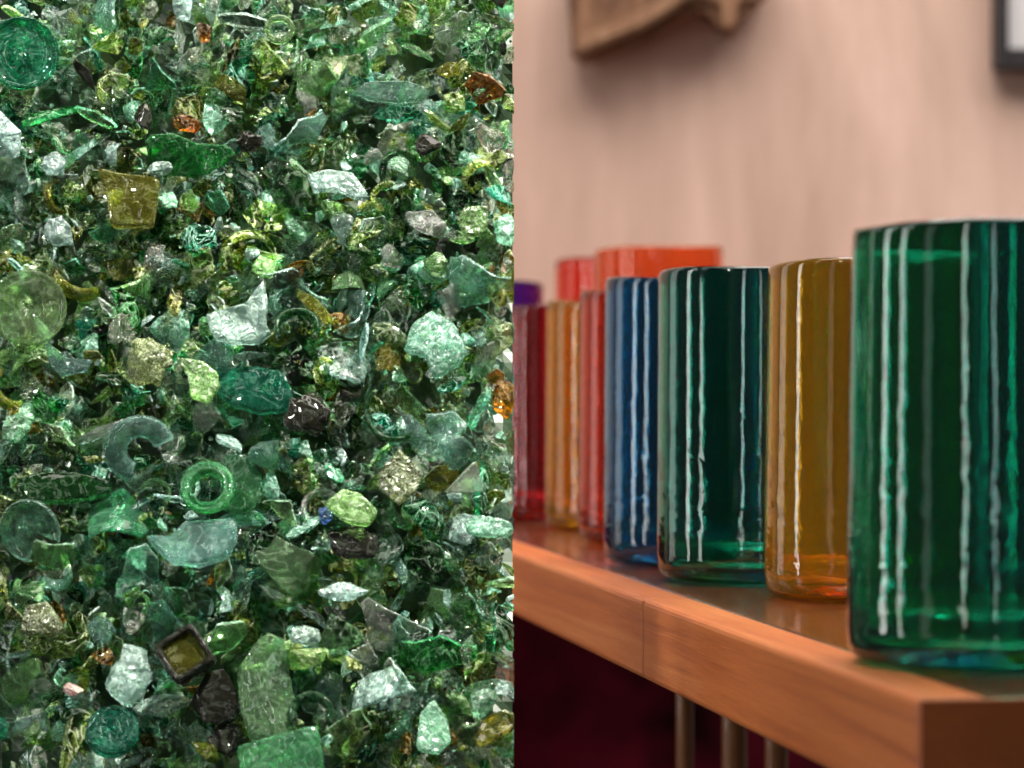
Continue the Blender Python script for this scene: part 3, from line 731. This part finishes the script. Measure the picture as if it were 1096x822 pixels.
# ------------------------------------------------------------------ light
w = bpy.data.worlds.new('World'); S.world = w; w.use_nodes = True
wb = w.node_tree.nodes['Background']; wb.inputs[0].default_value = (1.0, .93, .88, 1); wb.inputs[1].default_value = .08
def area(name, loc, target, sx, sy, power, col=(1, 1, 1)):
    l = bpy.data.lights.new(name, 'AREA'); l.shape = 'RECTANGLE'; l.size = sx; l.size_y = sy; l.energy = power; l.color = col
    o = bpy.data.objects.new(name, l); COL.objects.link(o); o.location = loc
    d = Vector(target)-Vector(loc); o.rotation_euler = d.to_track_quat('-Z', 'Y').to_euler()
    return o
def spot(name, loc, target, ang, power, radius, blend=.3, col=(1, 1, 1)):
    l = bpy.data.lights.new(name, 'SPOT'); l.spot_size = math.radians(ang); l.spot_blend = blend; l.energy = power; l.shadow_soft_size = radius; l.color = col
    o = bpy.data.objects.new(name, l); COL.objects.link(o); o.location = loc
    d = Vector(target)-Vector(loc); o.rotation_euler = d.to_track_quat('-Z', 'Y').to_euler()
    return o
# tall window panes left of the shelf
area('window_light', (-1.5, 1.20, 1.62), (.1, 1.20, 1.62), .13, 1.5, 5.2, (1, .97, .93))
area('window_light', (-1.5, .66, 1.62), (.1, 1.05, 1.62), .12, 1.5, 4.4, (1, .97, .93))
area('window_light', (-.62, -.55, 1.62), (.13, 1.0, 1.5), .09, 1.3, 2.3, (1, .97, .93))
area('window_light', (-.02, -.9, 1.62), (.13, 1.0, 1.5), .07, 1.3, 1.2, (.9, .95, 1))
area('streak_fill_light', (-1.5, 2.05, 1.65), (.1, 1.5, 1.6), .40, 1.5, 3, (1, .95, .9))  # added wide dim lamp for broader, fainter streaks on the glasses
area('streak_fill_light', (-1.25, .02, 1.65), (.12, 1.0, 1.6), .18, 1.5, .6, (1, .95, .9))  # second added dim lamp, one more faint streak
# added overhead area lamp that softly brightens the wall
area('wall_fill_light', (.35, 1.5, 2.7), (.3, 2.0, 1.2), 2.2, 1.4, 66, (1, .91, .84))
# added spot in place of hard sunlight, raking over the broken glass
spot('pile_spot_light', (.34, .55, 2.30), (-.115, 1.0, 1.2), 14, 310, .012, .25, (1, .96, .84))
spot('pile_spot_light', (-.75, .25, 1.95), (-.105, 1.0, 1.2), 16, 44, .10, .3, (1, .98, .92))  # added weaker, softer spot that fills the dark gaps of the pile

# ------------------------------------------------------------------ camera and render
cam = bpy.data.cameras.new('Camera'); co = bpy.data.objects.new('Camera', cam); COL.objects.link(co)
co.location = CAM; co.rotation_euler = (PI/2, 0, 0)
cam.sensor_width = 36; cam.lens = F/1096*36; cam.clip_start = .02; cam.clip_end = 50
cam.dof.use_dof = True; cam.dof.focus_distance = 1.03; cam.dof.aperture_fstop = (cam.lens/1000)/.0074
cam.dof.aperture_blades = 0
S.camera = co
S.render.engine = 'CYCLES'
c = S.cycles
c.max_bounces = 10; c.transmission_bounces = 10; c.glossy_bounces = 4; c.diffuse_bounces = 2; c.transparent_max_bounces = 8; c.light_sampling_threshold = .02
c.use_adaptive_sampling = True; c.adaptive_threshold = .2; c.adaptive_min_samples = 16
c.use_denoising = True
c.caustics_reflective = False; c.caustics_refractive = True; c.blur_glossy = .5
c.sample_clamp_indirect = 6; c.sample_clamp_direct = 0
S.view_settings.view_transform = 'Standard'; S.view_settings.look = 'None'; S.view_settings.exposure = 0; S.view_settings.gamma = 1
